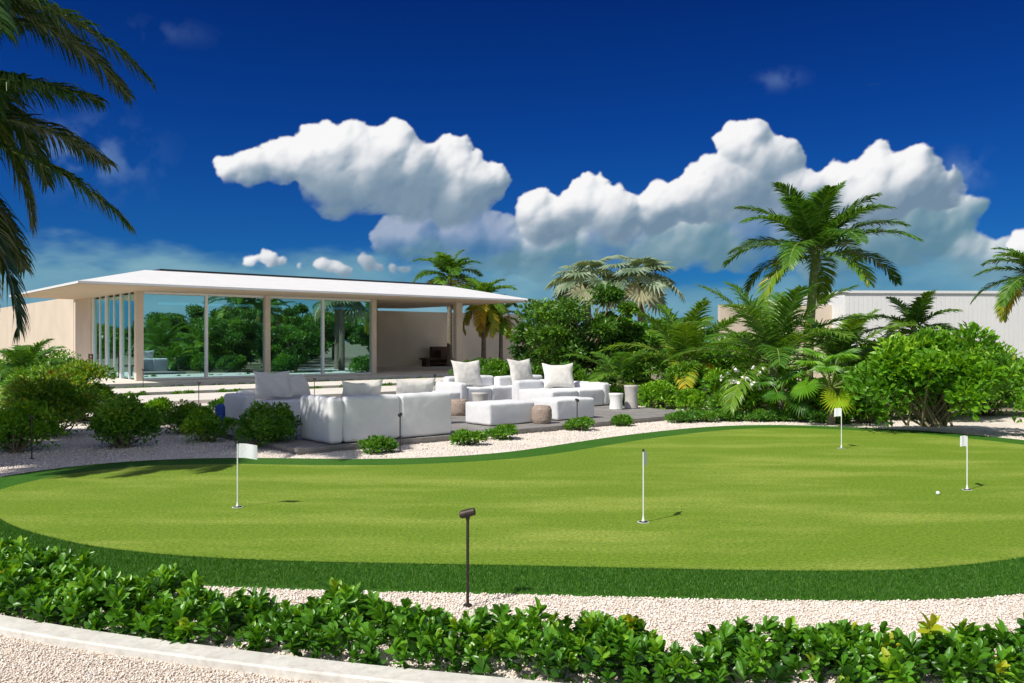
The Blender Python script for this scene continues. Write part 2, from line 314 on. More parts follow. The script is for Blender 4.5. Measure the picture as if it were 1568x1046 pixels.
front=[(350,262,20),(385,258,26),(430,248,30),(480,240,38),(535,232,44),(598,222,38),(575,272,58),(640,270,50),(692,258,44),(735,285,32),(515,290,42),(700,305,44),(620,300,46),
 (812,318,30),(838,345,36),(905,315,38),(940,335,44),(1010,318,36),(1060,300,34),(1098,262,26),(1150,222,36),(1180,250,42),(1120,300,48),(1215,300,42),
 (1290,280,34),(1345,266,36),(1400,275,38),(1440,292,30),(1340,310,48),
 (385,396,9),(408,396,12),(430,402,9),(456,408,7),(500,406,13),(520,410,12),(556,404,13),(578,408,8),(606,405,9),(622,408,6),(1585,385,28)]
back=[(640,365,46),(720,360,52),(770,375,50),(840,385,55),(920,375,52),(1000,370,55),(1070,355,60),(1150,350,62),(1220,345,62),(1300,360,60),(1380,350,58),(1440,345,42),(1260,395,50),(1480,395,36),(1540,410,36),(1640,390,60),(1720,400,60)]
H1=billow([gpos(*q) for q in front],4); H2=billow([gpos(*q) for q in back],6)
a1,l1=shade(H1); a2,l2=shade(H2,3.0,14,.5,.55,.92)
white=[(0,(.17,.26,.36)),(.25,(.27,.36,.45)),(.45,(.47,.53,.60)),(.68,(.76,.78,.81)),(.92,(.94,.94,.94))]
grey=[(0,(.12,.25,.34)),(.3,(.20,.33,.41)),(.55,(.35,.46,.53)),(.9,(.66,.72,.75))]
c1=cmap(l1,white); c2=cmap(l2,grey)
el=YY/QR; az=XX/QR+A0
n1=fbm(70,6,2.6,.6); n2=fbm(120,5,3.2)
hz=SS(n1*.6+n2*.4+.30-SS(el,.02,.17)*.58,.42,.62)*.85; hz=np.maximum(hz,(1-SS(el,.0,.07))*.72)
hzc=cmap(n1*.5+n2*.5+.05*np.sin(az*9),[(.25,(.05,.19,.36)),(.42,(.11,.29,.43)),(.56,(.21,.41,.50)),(.75,(.42,.58,.62))])
ws=np.zeros_like(hz)
for (px,py,rx,ry,am) in [(1192,120,30,12,.15),(255,45,50,14,.07),(130,235,70,40,.28),(1470,262,30,22,.22)]:
    gx,gy,_=gpos(px,py,1); q=((XX-gx)/(rx*.66))**2+((YY-gy)/(ry*.66))**2; ws=np.maximum(ws,am*np.exp(-q)*SS(n1*.3+fbm(18,4)*.7,.35,.65)*1.6)
A=hz; C=hzc.copy()
def over(A,C,a,c):
    Ao=a+A*(1-a); Co=(c*a[...,None]+C*(A*(1-a))[...,None])/np.maximum(Ao,1e-4)[...,None]; return Ao,Co
A,C=over(A,C,(ws).clip(0,.6),np.broadcast_to(np.array([.24,.38,.60]),C.shape))
a2=a2*(.50+.50*SS(fbm(60,5,1.6),.35,.58))
A,C=over(A,C,a2,c2); A,C=over(A,C,a1,c1)
ed=SS(np.minimum(XX,NX-1-XX),0,60)*SS(NY-1-YY,0,25); A=A*ed
Rr=2300.0; P=np.stack([Rr*np.sin(az),Rr*np.cos(az),Rr*np.tan(el)],-1).reshape(-1,3)
idx=np.arange(NX*NY).reshape(NY,NX); q=np.stack([idx[:-1,:-1],idx[:-1,1:],idx[1:,1:],idx[1:,:-1]],-1).reshape(-1,4)
Af=A.ravel(); keep=Af[q].max(1)>.006; q=q[keep]
used=np.unique(q); rm=np.zeros(NX*NY,int); rm[used]=np.arange(len(used)); q=rm[q]
me=bpy.data.meshes.new('sky_clouds'); me.vertices.add(len(used)); me.vertices.foreach_set('co',P[used].astype(np.float32).ravel())
me.loops.add(q.size); me.loops.foreach_set('vertex_index',q.astype(np.int32).ravel()); me.polygons.add(len(q)); me.polygons.foreach_set('loop_start',np.arange(0,q.size,4,dtype=np.int32)); me.update(calc_edges=True)
at=me.attributes.new('tone','FLOAT_VECTOR','POINT'); at.data.foreach_set('vector',C.reshape(-1,3)[used].astype(np.float32).ravel())
at=me.attributes.new('cover','FLOAT','POINT'); at.data.foreach_set('value',Af[used].astype(np.float32))
m,nt,out=newmat('cloud_vapour'); L=nt.links
a_=nd(nt,'ShaderNodeAttribute',attribute_name='tone'); b_=nd(nt,'ShaderNodeAttribute',attribute_name='cover'); e_=nd(nt,'ShaderNodeEmission'); L.new(a_.outputs['Color'],e_.inputs[0]); t_=nd(nt,'ShaderNodeBsdfTransparent')
mx=nd(nt,'ShaderNodeMixShader'); L.new(b_.outputs['Fac'],mx.inputs[0]); L.new(t_.outputs[0],mx.inputs[1]); L.new(e_.outputs[0],mx.inputs[2]); L.new(mx.outputs[0],out.inputs[0])
try: m.cycles.emission_sampling='NONE'
except Exception as ex: print(ex)
me.materials.append(m); oc_=bpy.data.objects.new('sky',me); scene.collection.objects.link(oc_)
o2=bpy.data.objects.new('sky',me); scene.collection.objects.link(o2); o2.rotation_euler[2]=-2.02
print('clouds',len(q),time.time()-T0)

# ---------------------------------------------------------------- ground, green, gravel
mb=MB(); S=3200; mb.add([(-S,-S,0),(S,-S,0),(S,S,0),(-S,S,0)],[[0,1,2,3]]); mb.build('ground',[GROUND])
inner=np.array([(-4.79,6.92),(-4.10,6.41),(-3.37,6.01),(-2.46,5.74),(-1.41,5.61),(0,5.53),(1.04,5.45),(1.99,5.40),(2.95,5.42),(3.97,5.73),(5.3,6.3),(6.8,7.3),(8.1,8.7),(8.8,10.2),(8.6,11.3),
 (7.95,12.7),(7.37,13.45),(6.36,14.0),(5.28,14.36),(4.17,14.08),(3.0,13.27),(1.92,12.33),(.96,11.32),(.15,10.63),(-.76,10.23),(-1.63,10.02),(-2.71,10.0),(-3.92,10.12),(-4.99,9.92),(-5.6,9.35),(-5.8,8.6),(-5.65,7.9)])
inner[:,1]*=K
def catmull(P,n=8,closed=True):
    out=[];N=len(P)
    rg=range(N) if closed else range(N-1)
    for i in rg:
        if closed: p0,p1,p2,p3=P[i-1],P[i],P[(i+1)%N],P[(i+2)%N]
        else: p0,p1,p2,p3=P[max(i-1,0)],P[i],P[i+1],P[min(i+2,N-1)]
        for t in np.linspace(0,1,n,endpoint=False):
            out.append(.5*((2*p1)+(-p0+p2)*t+(2*p0-5*p1+4*p2-p3)*t*t+(-p0+3*p1-3*p2+p3)*t**3))
    if not closed: out.append(P[-1])
    return np.array(out)
def smooth(P,k=3):
    for _ in range(k): P=(np.roll(P,1,0)+2*P+np.roll(P,-1,0))/4
    return P
ic=smooth(catmull(inner),14)
tg=nrm(np.roll(ic,-1,0)-np.roll(ic,1,0)); on=np.stack([tg[:,1],-tg[:,0]],1)
oc=smooth(ic+on*.66,6)
def sheet(name,poly,z,mat,edge=0):
    mb=MB(); n=len(poly); mb.add(np.c_[poly,np.full(n,z)],[list(range(n))])
    if edge:
        i=np.arange(n); mb.add(np.r_[np.c_[poly,np.full(n,z)],np.c_[poly,np.full(n,z-edge)]],np.stack([i+n,(i+1)%n+n,(i+1)%n,i],1))
    return mb.build(name,[mat])
gp=catmull(np.array([(-16,10.5),(-6,6.5),(-3.08,5.18),(-1.52,4.63),(-.27,4.29),(1,4.03),(3,3.73),(6,3.58),(12,3.7),(16,9),(15,17.5),(9,20),(5,21.5),(0,24),(-6,25),(-13,22),(-18,16)],float),6)
sheet('gravel_bed',gp,.004,GRAV)
sheet('grass_fringe',oc,.022,FRINGE,.018)
sheet('putting_green',ic,.027,GREEN)
n=len(ic); sel=np.where(oc[:,1]<8.3)[0]
k=170000; ii=rng.choice(sel,k); t=rng.random(k)[:,None]; s=rng.random(k)[:,None]
a=ic[ii]*(1-s)+ic[(ii+1)%n]*s; b=oc[ii]*(1-s)+oc[(ii+1)%n]*s; p=a*(1-t)+b*t
th=rng.uniform(0,2*math.pi,k); h=rng.uniform(.010,.026,k); wd=.0022
d=np.stack([np.cos(th),np.sin(th)],1)*wd; ln=rng.normal(0,.010,(k,2))
V=np.zeros((k,3,3)); V[:,0,:2]=p-d;V[:,1,:2]=p+d;V[:,2,:2]=p+ln; V[:,:2,2]=.021;V[:,2,2]=.022+h
mb=MB(); mb.add(V.reshape(-1,3),np.arange(3*k).reshape(-1,3),0,rng.random(k)); mb.build('fringe_turf_blades',[BLADE])
kc=catmull(np.array([(-14,11.4),(-6,6.38),(-3.05,5.02),(-1.5,4.47),(-.25,4.13),(1,3.87),(3,3.57),(6,3.42),(12,3.5),(20,4.5)],float),10,False)
kt=nrm(np.gradient(kc,axis=0)); kn=np.stack([-kt[:,1],kt[:,0]],1)
mb=MB(); prof=[(-.085,-.02),(-.085,.045),(-.075,.055),(.075,.055),(.085,.045),(.085,-.02)]
P=np.stack([np.c_[kc+kn*o,np.full(len(kc),z)] for o,z in prof],1); N_,q=P.shape[:2]; idx=np.arange(N_*q).reshape(N_,q)
mb.add(P.reshape(-1,3),np.stack([idx[:-1,:-1],idx[1:,:-1],idx[1:,1:],idx[:-1,1:]],-1).reshape(-1,4)[:,::-1]); mb.build('kerb',[KERB])
sheet('driveway',np.r_[kc-kn*.08,[(20,-15),(-14,-15)]],.008,DRIVE)
def inpoly(p,poly):
    x,y=p[:,0],p[:,1]; c=np.zeros(len(p),bool); px,py=poly[:,0],poly[:,1]; qx,qy=np.roll(px,-1),np.roll(py,-1)
    for i in range(len(poly)):
        m=((py[i]>y)!=(qy[i]>y)); 
        if py[i]!=qy[i]: c^=m&(x<(qx[i]-px[i])*(y-py[i])/(qy[i]-py[i])+px[i])
    return c
kerbY=lambda x: np.interp(x,kc[:,0],kc[:,1])
def stones(name,p,smin,smax,z):
    k=len(p); o=np.array([(1,0,0),(-1,0,0),(0,1,0),(0,-1,0),(0,0,1),(0,0,-1)],float)
    f=np.array([(0,2,4),(2,1,4),(1,3,4),(3,0,4),(2,0,5),(1,2,5),(3,1,5),(0,3,5)])
    V=o[None]*rng.uniform(.7,1.3,(k,6,1)); V=V+rng.normal(0,.18,(k,6,3)); V[:,:,2]*=.65
    th=rng.uniform(0,6.28,k); c,s=np.cos(th)[:,None],np.sin(th)[:,None]
    V=np.stack([V[:,:,0]*c-V[:,:,1]*s,V[:,:,0]*s+V[:,:,1]*c,V[:,:,2]],-1)*rng.uniform(smin,smax,(k,1,1))
    V[:,:,:2]+=p[:,None]; V[:,:,2]+=z+rng.uniform(0,.006,(k,1))
    F=(f[None]+6*np.arange(k)[:,None,None]).reshape(-1,3); mb=MB(); mb.add(V.reshape(-1,3),F,0,np.repeat(rng.random(k),8),True); mb.build(name,[STONE])
p=np.stack([rng.uniform(-6,6,230000),rng.uniform(4.1,8.6,230000)],1)
p=p[(np.abs(p[:,0])<.62*p[:,1]+.4)&(p[:,1]>kerbY(p[:,0])+.12)]; p=p[~inpoly(p,oc)]; p=p[p[:,1]<kerbY(p[:,0])+2.2]
stones('gravel_stones',p[:70000],.0045,.0105,.007)
p=np.stack([rng.uniform(-3.6,.6,60000),rng.uniform(3.8,5.6,60000)],1); p=p[(p[:,1]<kerbY(p[:,0])-.10)&(np.abs(p[:,0])<.62*p[:,1]+.3)]
stones('driveway_stones',p[:26000],.004,.008,.010)
p=np.stack([rng.uniform(-10,9,120000),rng.uniform(8,19,120000)],1); p=p[~inpoly(p,oc)&(np.abs(p[:,0])<.62*p[:,1]+.4)&inpoly(p,gp)]
stones('gravel_stones',p[:34000],.007,.018,.005)

# ---------------------------------------------------------------- foliage primitives
def leaves(mb,c,axis,L_,W_,mat,var,fine=False,curl=.15):
    k=len(c); axis=nrm(axis); r=rng.normal(size=(k,3)); side=nrm(np.cross(axis,r)); nn=np.cross(axis,side)
    fl=np.sign(nn[:,2:3]); fl[fl==0]=1; nn=nn*fl
    L_=np.broadcast_to(L_,(k,))[:,None]; W_=np.broadcast_to(W_,(k,))[:,None]
    if fine:
        st=[(0,0,0),(.35,-.36,.10),(.72,-.5,.10),(.93,-.25,.0),(1,0,-.05),(.93,.25,.0),(.72,.5,.10),(.35,.36,.10),(.6,0,-.04)]
        V=np.stack([c+axis*L_*a+side*W_*b+nn*L_*(h-curl*a*a) for a,b,h in st],1)
        f=np.array([(8,0,1),(8,1,2),(8,2,3),(8,3,4),(8,4,5),(8,5,6),(8,6,7),(8,7,0)]); nv=9
    else:
        st=[(0,0,0),(.5,-.5,.10),(1,0,-.05),(.5,.5,.10)]
        V=np.stack([c+axis*L_*a+side*W_*b+nn*L_*(h-curl*a*a) for a,b,h in st],1); f=np.array([(0,1,2),(0,2,3)]); nv=4
    F=(f[None]+nv*np.arange(k)[:,None,None]).reshape(-1,3)
    mb.add(V.reshape(-1,3),F,mat,np.repeat(np.broadcast_to(var,(k,)),len(f)),fine)
def bush_into(mb,cx,cy,rx,ry,h,n,size,lobn=14,z0=.0,mat=0,stemmat=1,vbase=.45,vr=.18,asp=.5,fine=False,lobr=.36,fill=.35):
    lc=nrm(rng.normal(size=(lobn,3))); lc[:,2]=np.abs(lc[:,2]); lc*=rng.uniform(.35,.78,(lobn,1))
    C=np.array([cx,cy,z0]); Rr=np.array([rx,ry,h*.72])
    lcw=C+lc*Rr+np.array([0,0,h*.22]); rad=(rng.uniform(.6,1.25,lobn)*lobr)
    li=rng.integers(0,lobn,n); d=nrm(rng.normal(size=(n,3))); d[:,2]=np.where(rng.random(n)<.75,np.abs(d[:,2]),d[:,2])
    rr=np.where(rng.random(n)<fill,rng.random(n)**.5,rng.uniform(.80,1.18,n))
    p=lcw[li]+d*(rad[li]*rr)[:,None]*np.array([rx,ry,h*.75])
    ok=p[:,2]>z0+.02; p,d,li=p[ok],d[ok],li[ok]
    ax=d*.7+np.array([0,0,.45])+rng.normal(0,.5,p.shape)
    hv=(p[:,2]-z0)/h
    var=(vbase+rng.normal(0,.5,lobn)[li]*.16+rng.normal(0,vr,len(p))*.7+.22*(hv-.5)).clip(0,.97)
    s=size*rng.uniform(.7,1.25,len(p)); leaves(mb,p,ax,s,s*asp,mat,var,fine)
    for j in range(lobn):
        b=np.array([cx+rng.normal(0,.12)*rx,cy+rng.normal(0,.12)*ry,z0]); e=lcw[j]; mid=(b+e)/2+rng.normal(0,.05,3)
        tube(mb,[b,mid,e],[.012+.006*h,.009+.004*h,.005],stemmat,5,cap=False)
def bush(name,cx,cy,rx,ry,h,n,size,leaf=None,**kw):
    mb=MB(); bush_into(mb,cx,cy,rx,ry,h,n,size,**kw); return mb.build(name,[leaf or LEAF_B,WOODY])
# ---------------------------------------------------------------- palms
def frond(mb,base,az,e0,ln,droop,npl,ll,lw,mat,var,smat,segs=3,hang=.6,twist=0):
    n=16; t=np.linspace(0,1,n); e=e0-droop*t**1.4; a=az+twist*t
    d=np.stack([np.cos(e)*np.cos(a),np.cos(e)*np.sin(a),np.sin(e)],1); P=base+np.concatenate([[np.zeros(3)],np.cumsum(d[:-1]*ln/(n-1),0)])
    tube(mb,P,np.linspace(.022,.004,n)*ln/2.4,smat,5,var=.75,cap=False)
    tt=np.linspace(.14,.995,npl)+rng.normal(0,.003,npl); tt=tt.clip(.1,1)
    B=np.stack([np.interp(tt,t,P[:,k]) for k in range(3)],1); T=nrm(np.stack([np.interp(tt,t,d[:,k]) for k in range(3)],1))
    S_=nrm(np.cross(T,np.array([0,0,1.])+1e-4)); U=np.cross(S_,T)
    for sg in (-1,1):
        lf=ll*(np.sin(np.pi*(tt*.86+.10))**.6)*rng.uniform(.85,1.1,npl)
        fw=.35+.9*tt; 
        D=nrm(sg*S_+T*fw[:,None]+U*(.25+rng.normal(0,.12,npl))[:,None]+rng.normal(0,.06,(npl,3)))
        st=[B]; cur=D
        for k in range(segs):
            st.append(st[-1]+cur*(lf/segs)[:,None]); cur=nrm(cur+np.array([0,0,-1.])*hang*(.5+k*.5)/segs*2*rng.uniform(.6,1.3,(npl,1)))
        wv=nrm(np.cross(D,U)+rng.normal(0,.25,(npl,3)))
        rows=[]
        for k in range(segs+1):
            wk=lw*(.6,1,.8,.55,.3,.1)[k] if k<segs else lw*.06
            rows.append(np.stack([st[k]-wv*wk/2,st[k]+wv*wk/2],1))
        V=np.stack(rows,1); f=np.array([(2*k,2*k+1,2*k+3,2*k+2) for k in range(segs)]); nv=2*(segs+1)
        F=(f[None]+nv*np.arange(npl)[:,None,None]).reshape(-1,4)
        vv=(var+rng.normal(0,.06,npl)+.10*(tt-.5)).clip(0,1)
        mb.add(V.reshape(-1,3),F,mat,np.repeat(vv,segs))
def palm(name,x,y,th,ln,nf,seed=0,emin=-.5,emax=1.45,droop=1.5,npl=60,ll=.55,lw=.035,lean=(0,0),tr=.11,yellow=.15,hang=.6,segs=3,base=.35,green=False,leaf=None,old=(.22,.28,.36)):
    global rng
    keep=rng; rng=np.random.default_rng(seed)
    mb=MB(); n=10; t=np.linspace(0,1,n)
    path=np.stack([x+lean[0]*t**1.6,y+lean[1]*t**1.6,th*t],1); rd=tr*(1.25-.45*t+.35*np.exp(-t*9)); tube(mb,path,rd,1,10)
    top=path[-1]
    tube(mb,[top-[0,0,.25*min(1,th)],top+[0,0,.10],top+[0,0,.32]],[tr*.95,tr*.85,tr*.3],2,8)
    for k in range(nf):
        u=(k+.5)/nf; e=emax+(emin-emax)*u**.85+rng.normal(0,.08); a=k*2.39996+rng.normal(0,.15)
        l=ln*(.72+.28*min(1,u*3))*rng.uniform(.88,1.08); dr=droop*(.55+.5*u)*rng.uniform(.8,1.2)
        v=base+.12*rng.random()+(.0 if u<1-yellow else rng.choice(old))
        frond(mb,top+[0,0,.15*(1-u)],a,e,l,dr,npl,ll,lw,0,v,2,segs,hang,rng.normal(0,.2))
    ob=mb.build(name,[leaf or LEAF_P,BARK if not green else GBARK,GBARK]); rng=keep; return ob
def fanleaf(mb,base,az,e0,pl,R,mat,var,smat,nseg=30,span=2.7):
    n=5;t=np.linspace(0,1,n);e=e0-.5*t; d=np.stack([np.cos(e)*np.cos(az),np.cos(e)*np.sin(az),np.sin(e)],1)
    P=base+np.concatenate([[np.zeros(3)],np.cumsum(d[:-1]*pl/(n-1),0)]); tube(mb,P,np.linspace(.02,.012,n),smat,5,cap=False)
    T=d[-1]; S_=nrm(np.cross(T,[0,0,1.])); U=np.cross(S_,T); T=nrm(T*.85-U*.45); U=np.cross(S_,T)
    th=np.linspace(-span,span,nseg); D=T*np.cos(th)[:,None]+S_*np.sin(th)[:,None]; wv=-T*np.sin(th)[:,None]+S_*np.cos(th)[:,None]
    rr=R*(1-.12*np.abs(th)/span)*rng.uniform(.93,1.05,nseg); dth=2*span/nseg; c=P[-1]
    m=.58*rr; w1=np.full(nseg,0)+m*dth*.5
    V=np.stack([np.repeat(c[None],nseg,0),c+D*m[:,None]-wv*w1[:,None]-U*.02*R,c+D*m[:,None]+U*.05*R,c+D*m[:,None]+wv*w1[:,None]-U*.02*R,c+D*rr[:,None]-U*(R*.10+rng.random(nseg)*R*.15)[:,None]],1)
    f=np.array([(0,1,2),(0,2,3),(1,4,2),(2,4,3)]); F=(f[None]+5*np.arange(nseg)[:,None,None]).reshape(-1,3)
    mb.add(V.reshape(-1,3),F,mat,np.repeat((var+rng.normal(0,.06,nseg)).clip(0,1),4))
def fanpalm(name,x,y,th,nf,pl,R,leaf,seed,emin=-.5,emax=1.4,tr=.10,base=.4,nseg=30):
    global rng
    keep=rng; rng=np.random.default_rng(seed); mb=MB(); tube(mb,[(x,y,0),(x+.05,y,th*.5),(x,y,th)],[tr*1.2,tr,tr*.9],1,10)
    for k in range(nf):
        u=(k+.5)/nf; fanleaf(mb,np.array([x,y,th]),k*2.39996,emax+(emin-emax)*u+rng.normal(0,.08),pl*rng.uniform(.8,1.15),R*rng.uniform(.85,1.1),0,base+rng.normal(0,.12)+(.35 if u>.9 else 0),2,nseg)
    ob=mb.build(name,[leaf,BARK,GBARK]); rng=keep; return ob
def copy(ob,x,y,rot=0,s=1,pivot=(0,0)):
    o=bpy.data.objects.new(ob.name,ob.data); scene.collection.objects.link(o); o.scale=(s,s,s); o.rotation_euler[2]=rot
    c,k=math.cos(rot)*s,math.sin(rot)*s; o.location=(x-(pivot[0]*c-pivot[1]*k),y-(pivot[0]*k+pivot[1]*c),0); return o

palm('coconut_palm',-8.75,11.0,4.5,3.3,44,seed=11,emin=-1.2,emax=1.25,droop=1.2,npl=115,ll=.78,lw=.054,lean=(.35,.2),tr=.15,yellow=.3,hang=.8,segs=5,base=.25,leaf=LEAF_PD,old=(.28,.38,.5))
palm('coconut_palm',-9.9,11.3,6.5,4.6,42,seed=17,emin=-.9,emax=1.3,droop=1.3,npl=125,ll=.85,lw=.058,lean=(.5,.1),tr=.16,yellow=.2,hang=.8,segs=5,base=.22,leaf=LEAF_PD,old=(.25,.35))
palm('coconut_palm',8.4,24.2,4.1,2.8,26,seed=2,emin=.0,emax=1.5,droop=1.5,npl=75,ll=.62,lw=.05,lean=(.25,0),tr=.13,yellow=.12,green=True,base=.36)
palm('coconut_palm',4.9,24.0,.9,2.5,17,seed=3,emin=.25,emax=1.45,droop=1.2,npl=60,ll=.55,lw=.045,tr=.13,yellow=.1,base=.50,old=(.12,.2))
palm('coconut_palm',6.15,20.0,1.1,2.8,22,seed=5,emin=.1,emax=1.45,droop=1.3,npl=65,ll=.6,lw=.04,tr=.13,yellow=.12,base=.40,old=(.15,.25))
palm('coconut_palm',8.3,21.5,1.0,2.2,15,seed=15,emin=.1,emax=1.4,droop=1.3,npl=55,ll=.5,lw=.04,tr=.12,yellow=.1,base=.48,old=(.15,.2))
palm('coconut_palm',-3.6,49,5.3,2.5,20,seed=6,emin=-.3,emax=1.4,droop=1.5,npl=50,ll=.7,lw=.08,tr=.14,yellow=.15,base=.4)
palm('coconut_palm',-1.5,45,3.9,2.1,20,seed=8,emin=-.8,emax=1.3,droop=1.5,npl=50,ll=.6,lw=.07,tr=.12,yellow=.35,base=.45)
palm('coconut_palm',-.6,46,3.0,1.8,14,seed=9,emin=-.6,emax=1.3,droop=1.5,npl=45,ll=.5,lw=.06,tr=.11,yellow=.2,base=.48,old=(.2,.28))
pr=palm('coconut_palm',18.6,30,3.9,2.3,20,seed=12,emin=-.3,emax=1.3,droop=1.5,npl=55,ll=.6,lw=.06,tr=.14,base=.4)
palm('coconut_palm',11.6,24.5,1.9,1.6,16,seed=13,emin=-.1,emax=1.3,droop=1.3,npl=45,ll=.45,lw=.045,tr=.12,base=.46)
palm('coconut_palm',-12.3,21.5,.8,1.4,16,seed=14,emin=-.1,emax=1.3,droop=1.5,npl=50,ll=.4,lw=.04,tr=.1,base=.38)
palm('coconut_palm',2.9,22.9,.5,1.6,12,seed=16,emin=.1,emax=1.3,droop=1.3,npl=45,ll=.4,lw=.04,tr=.1,base=.4)
fanpalm('silver_fan_palm',2.9,33,3.8,17,1.05,.85,LEAF_S,21,emin=-.2,tr=.16,nseg=22)
fanpalm('silver_fan_palm',4.85,32,3.8,17,1.05,.88,LEAF_S,22,emin=-.2,tr=.16,nseg=22)
fanpalm('fan_palm',6.5,17.3,.75,16,.75,.42,LEAF_Y,23,emin=-.1,tr=.07,base=.5)
fanpalm('fan_palm',5.75,18.2,.45,12,.6,.38,LEAF_B,24,emin=0,tr=.07,base=.5)
for (x,y,r,s) in [(20,20,1.7,1.0),(28,17,3.3,1.1)]: copy(pr,x,y,r,s,(18.6,30))

def tree(name,x,y,h,r,seed,leaf,n=9000,size=.13):
    global rng
    keep=rng; rng=np.random.default_rng(seed); mb=MB(); hz=h*.35
    tube(mb,[(x,y,0),(x+.06,y,hz*.6),(x,y+.05,hz)],[.13,.10,.08],1,9)
    K_=34; d=nrm(rng.normal(size=(K_,3))); lc=np.array([x,y,h*.55])+d*rng.uniform(.4,.95,(K_,1))*np.array([r,r,h*.42])
    for c in lc: tube(mb,[(x,y,hz),(np.array([x,y,hz])*.45+c*.55)+rng.normal(0,.08,3),c],[.05,.03,.012],1,5,cap=False)
    li=rng.integers(0,K_,n); dd=nrm(rng.normal(size=(n,3))); p=lc[li]+dd*(rng.uniform(.12,.36,K_)[li]*rng.uniform(.3,1.1,n))[:,None]*np.array([r*.8,r*.8,h*.28])
    ax=dd*.6+[0,0,.2]+rng.normal(0,.5,p.shape); s=size*rng.uniform(.7,1.2,n)
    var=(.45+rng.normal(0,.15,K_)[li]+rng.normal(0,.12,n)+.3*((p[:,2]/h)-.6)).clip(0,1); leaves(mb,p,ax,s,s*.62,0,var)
    ob=mb.build(name,[leaf,WOODY]); rng=keep; return ob
t1=tree('sea_grape_tree',2.3,27,3.7,2.0,31,LEAF_D,13000,.15)
tree('sea_grape_tree',4.6,29,3.0,1.9,32,LEAF_B,9000,.15)
tree('sea_grape_tree',1.2,31,2.8,1.7,33,LEAF_D,8000,.15)
for (x,y,r,s) in [(17,24,2,1.0),(22,16,3,1.2),(26,21,4,1.3),(21,6,5,1.2),(36,16,2,1.5),(24,11,1,1.3),(29,12,.4,1.4),(33,21,3.6,1.5),(41,8,2.2,1.7),(16,12,2.9,.95),(34,5,.8,1.5),(29,26,5.5,1.4)]: copy(t1,x,y,r,s,(2.3,27))

sh=bush('large_leafy_shrub',7.75,15.6,1.5,1.1,2.1,12000,.135,leaf=LEAF_Y,lobn=40,vbase=.46,asp=.6,lobr=.24,z0=0.15)
bush('large_leafy_shrub',9.8,15.0,1.1,1.0,1.75,7000,.12,leaf=LEAF_Y,lobn=28,vbase=.42,asp=.6,lobr=.28)
bush('large_leafy_shrub',9.2,18.6,1.6,1.2,1.9,8000,.13,leaf=LEAF_Y,lobn=24,vbase=.5,asp=.55,lobr=.3)
for k,(x,y,s) in enumerate([(14,9,.8),(17,11.5,.9),(19,14,1),(23,13.5,1),(25,17,1.1),(28,12,1.1),(31,19,1.2),(18,7,.9),(24,7,1),(30,6,1.2),(36,10,1.3),(40,16,1.4),(15,16,.9),(20,23,1.1)]): copy(sh,x,y,k*1.7,s*1.2,(7.75,15.6))
bush('round_shrub',-3.95,13.7,.58,.58,.78,9000,.06,leaf=LEAF_B,lobn=34,vbase=.50,lobr=.3)
bush('round_shrub',-6.25,13.6,.62,.58,.84,7000,.07,leaf=LEAF_B,lobn=28,vbase=.55,lobr=.3)
bush('round_shrub',-5.15,14.4,.46,.45,.60,3500,.07,leaf=LEAF_Y,lobn=16,vbase=.45,lobr=.3)
bush('round_shrub',-6.0,15.6,.5,.45,.6,3000,.07,leaf=LEAF_B,lobn=16,vbase=.52)
bush('croton_shrub',-8.3,15.2,.9,.8,1.25,7000,.085,leaf=LEAF_R,lobn=30,vbase=.54,lobr=.28)
bush('croton_shrub',-7.6,13.0,.62,.6,.8,5000,.08,leaf=LEAF_Y,lobn=24,vbase=.50,lobr=.3)
bush('croton_shrub',-9.2,18.0,1.2,.9,1.3,7000,.095,leaf=LEAF_R,lobn=28,vbase=.56,lobr=.28)
bush('croton_shrub',-11.0,20.5,1.3,1,1.5,6000,.10,leaf=LEAF_B,lobn=24,vbase=.55,lobr=.3)
bush('croton_shrub',-13.6,24,1.6,1,1.6,6000,.11,leaf=LEAF_B,lobn=22,vbase=.5)
bush('round_shrub',-7.2,17.3,.5,.45,.55,2300,.08,leaf=LEAF_Y,lobn=14,vbase=.45)
bush('round_shrub',-6.6,19.8,.5,.4,.42,2000,.08,leaf=LEAF_B,lobn=14,vbase=.45)
for (x,y,r) in [(-2.1,12.95,.36),(-.72,13.9,.30),(-.1,14.75,.34),(1.35,16.15,.33),(2.2,17.0,.2)]:
    bush('ground_cover_plant',x,y,r,r*.8,.24,1000,.075,leaf=LEAF_B,lobn=12,vbase=.52)
mb=MB()
for k in range(16):
    t=k/15; bush_into(mb,3.4+t*3.4+rng.normal(0,.1),17.7+.6*math.sin(t*3)+rng.normal(0,.1)-.3*t,.33,.28,.24,800,.07,lobn=9,vbase=.45)
mb.build('low_hedge',[LEAF_B,WOODY])
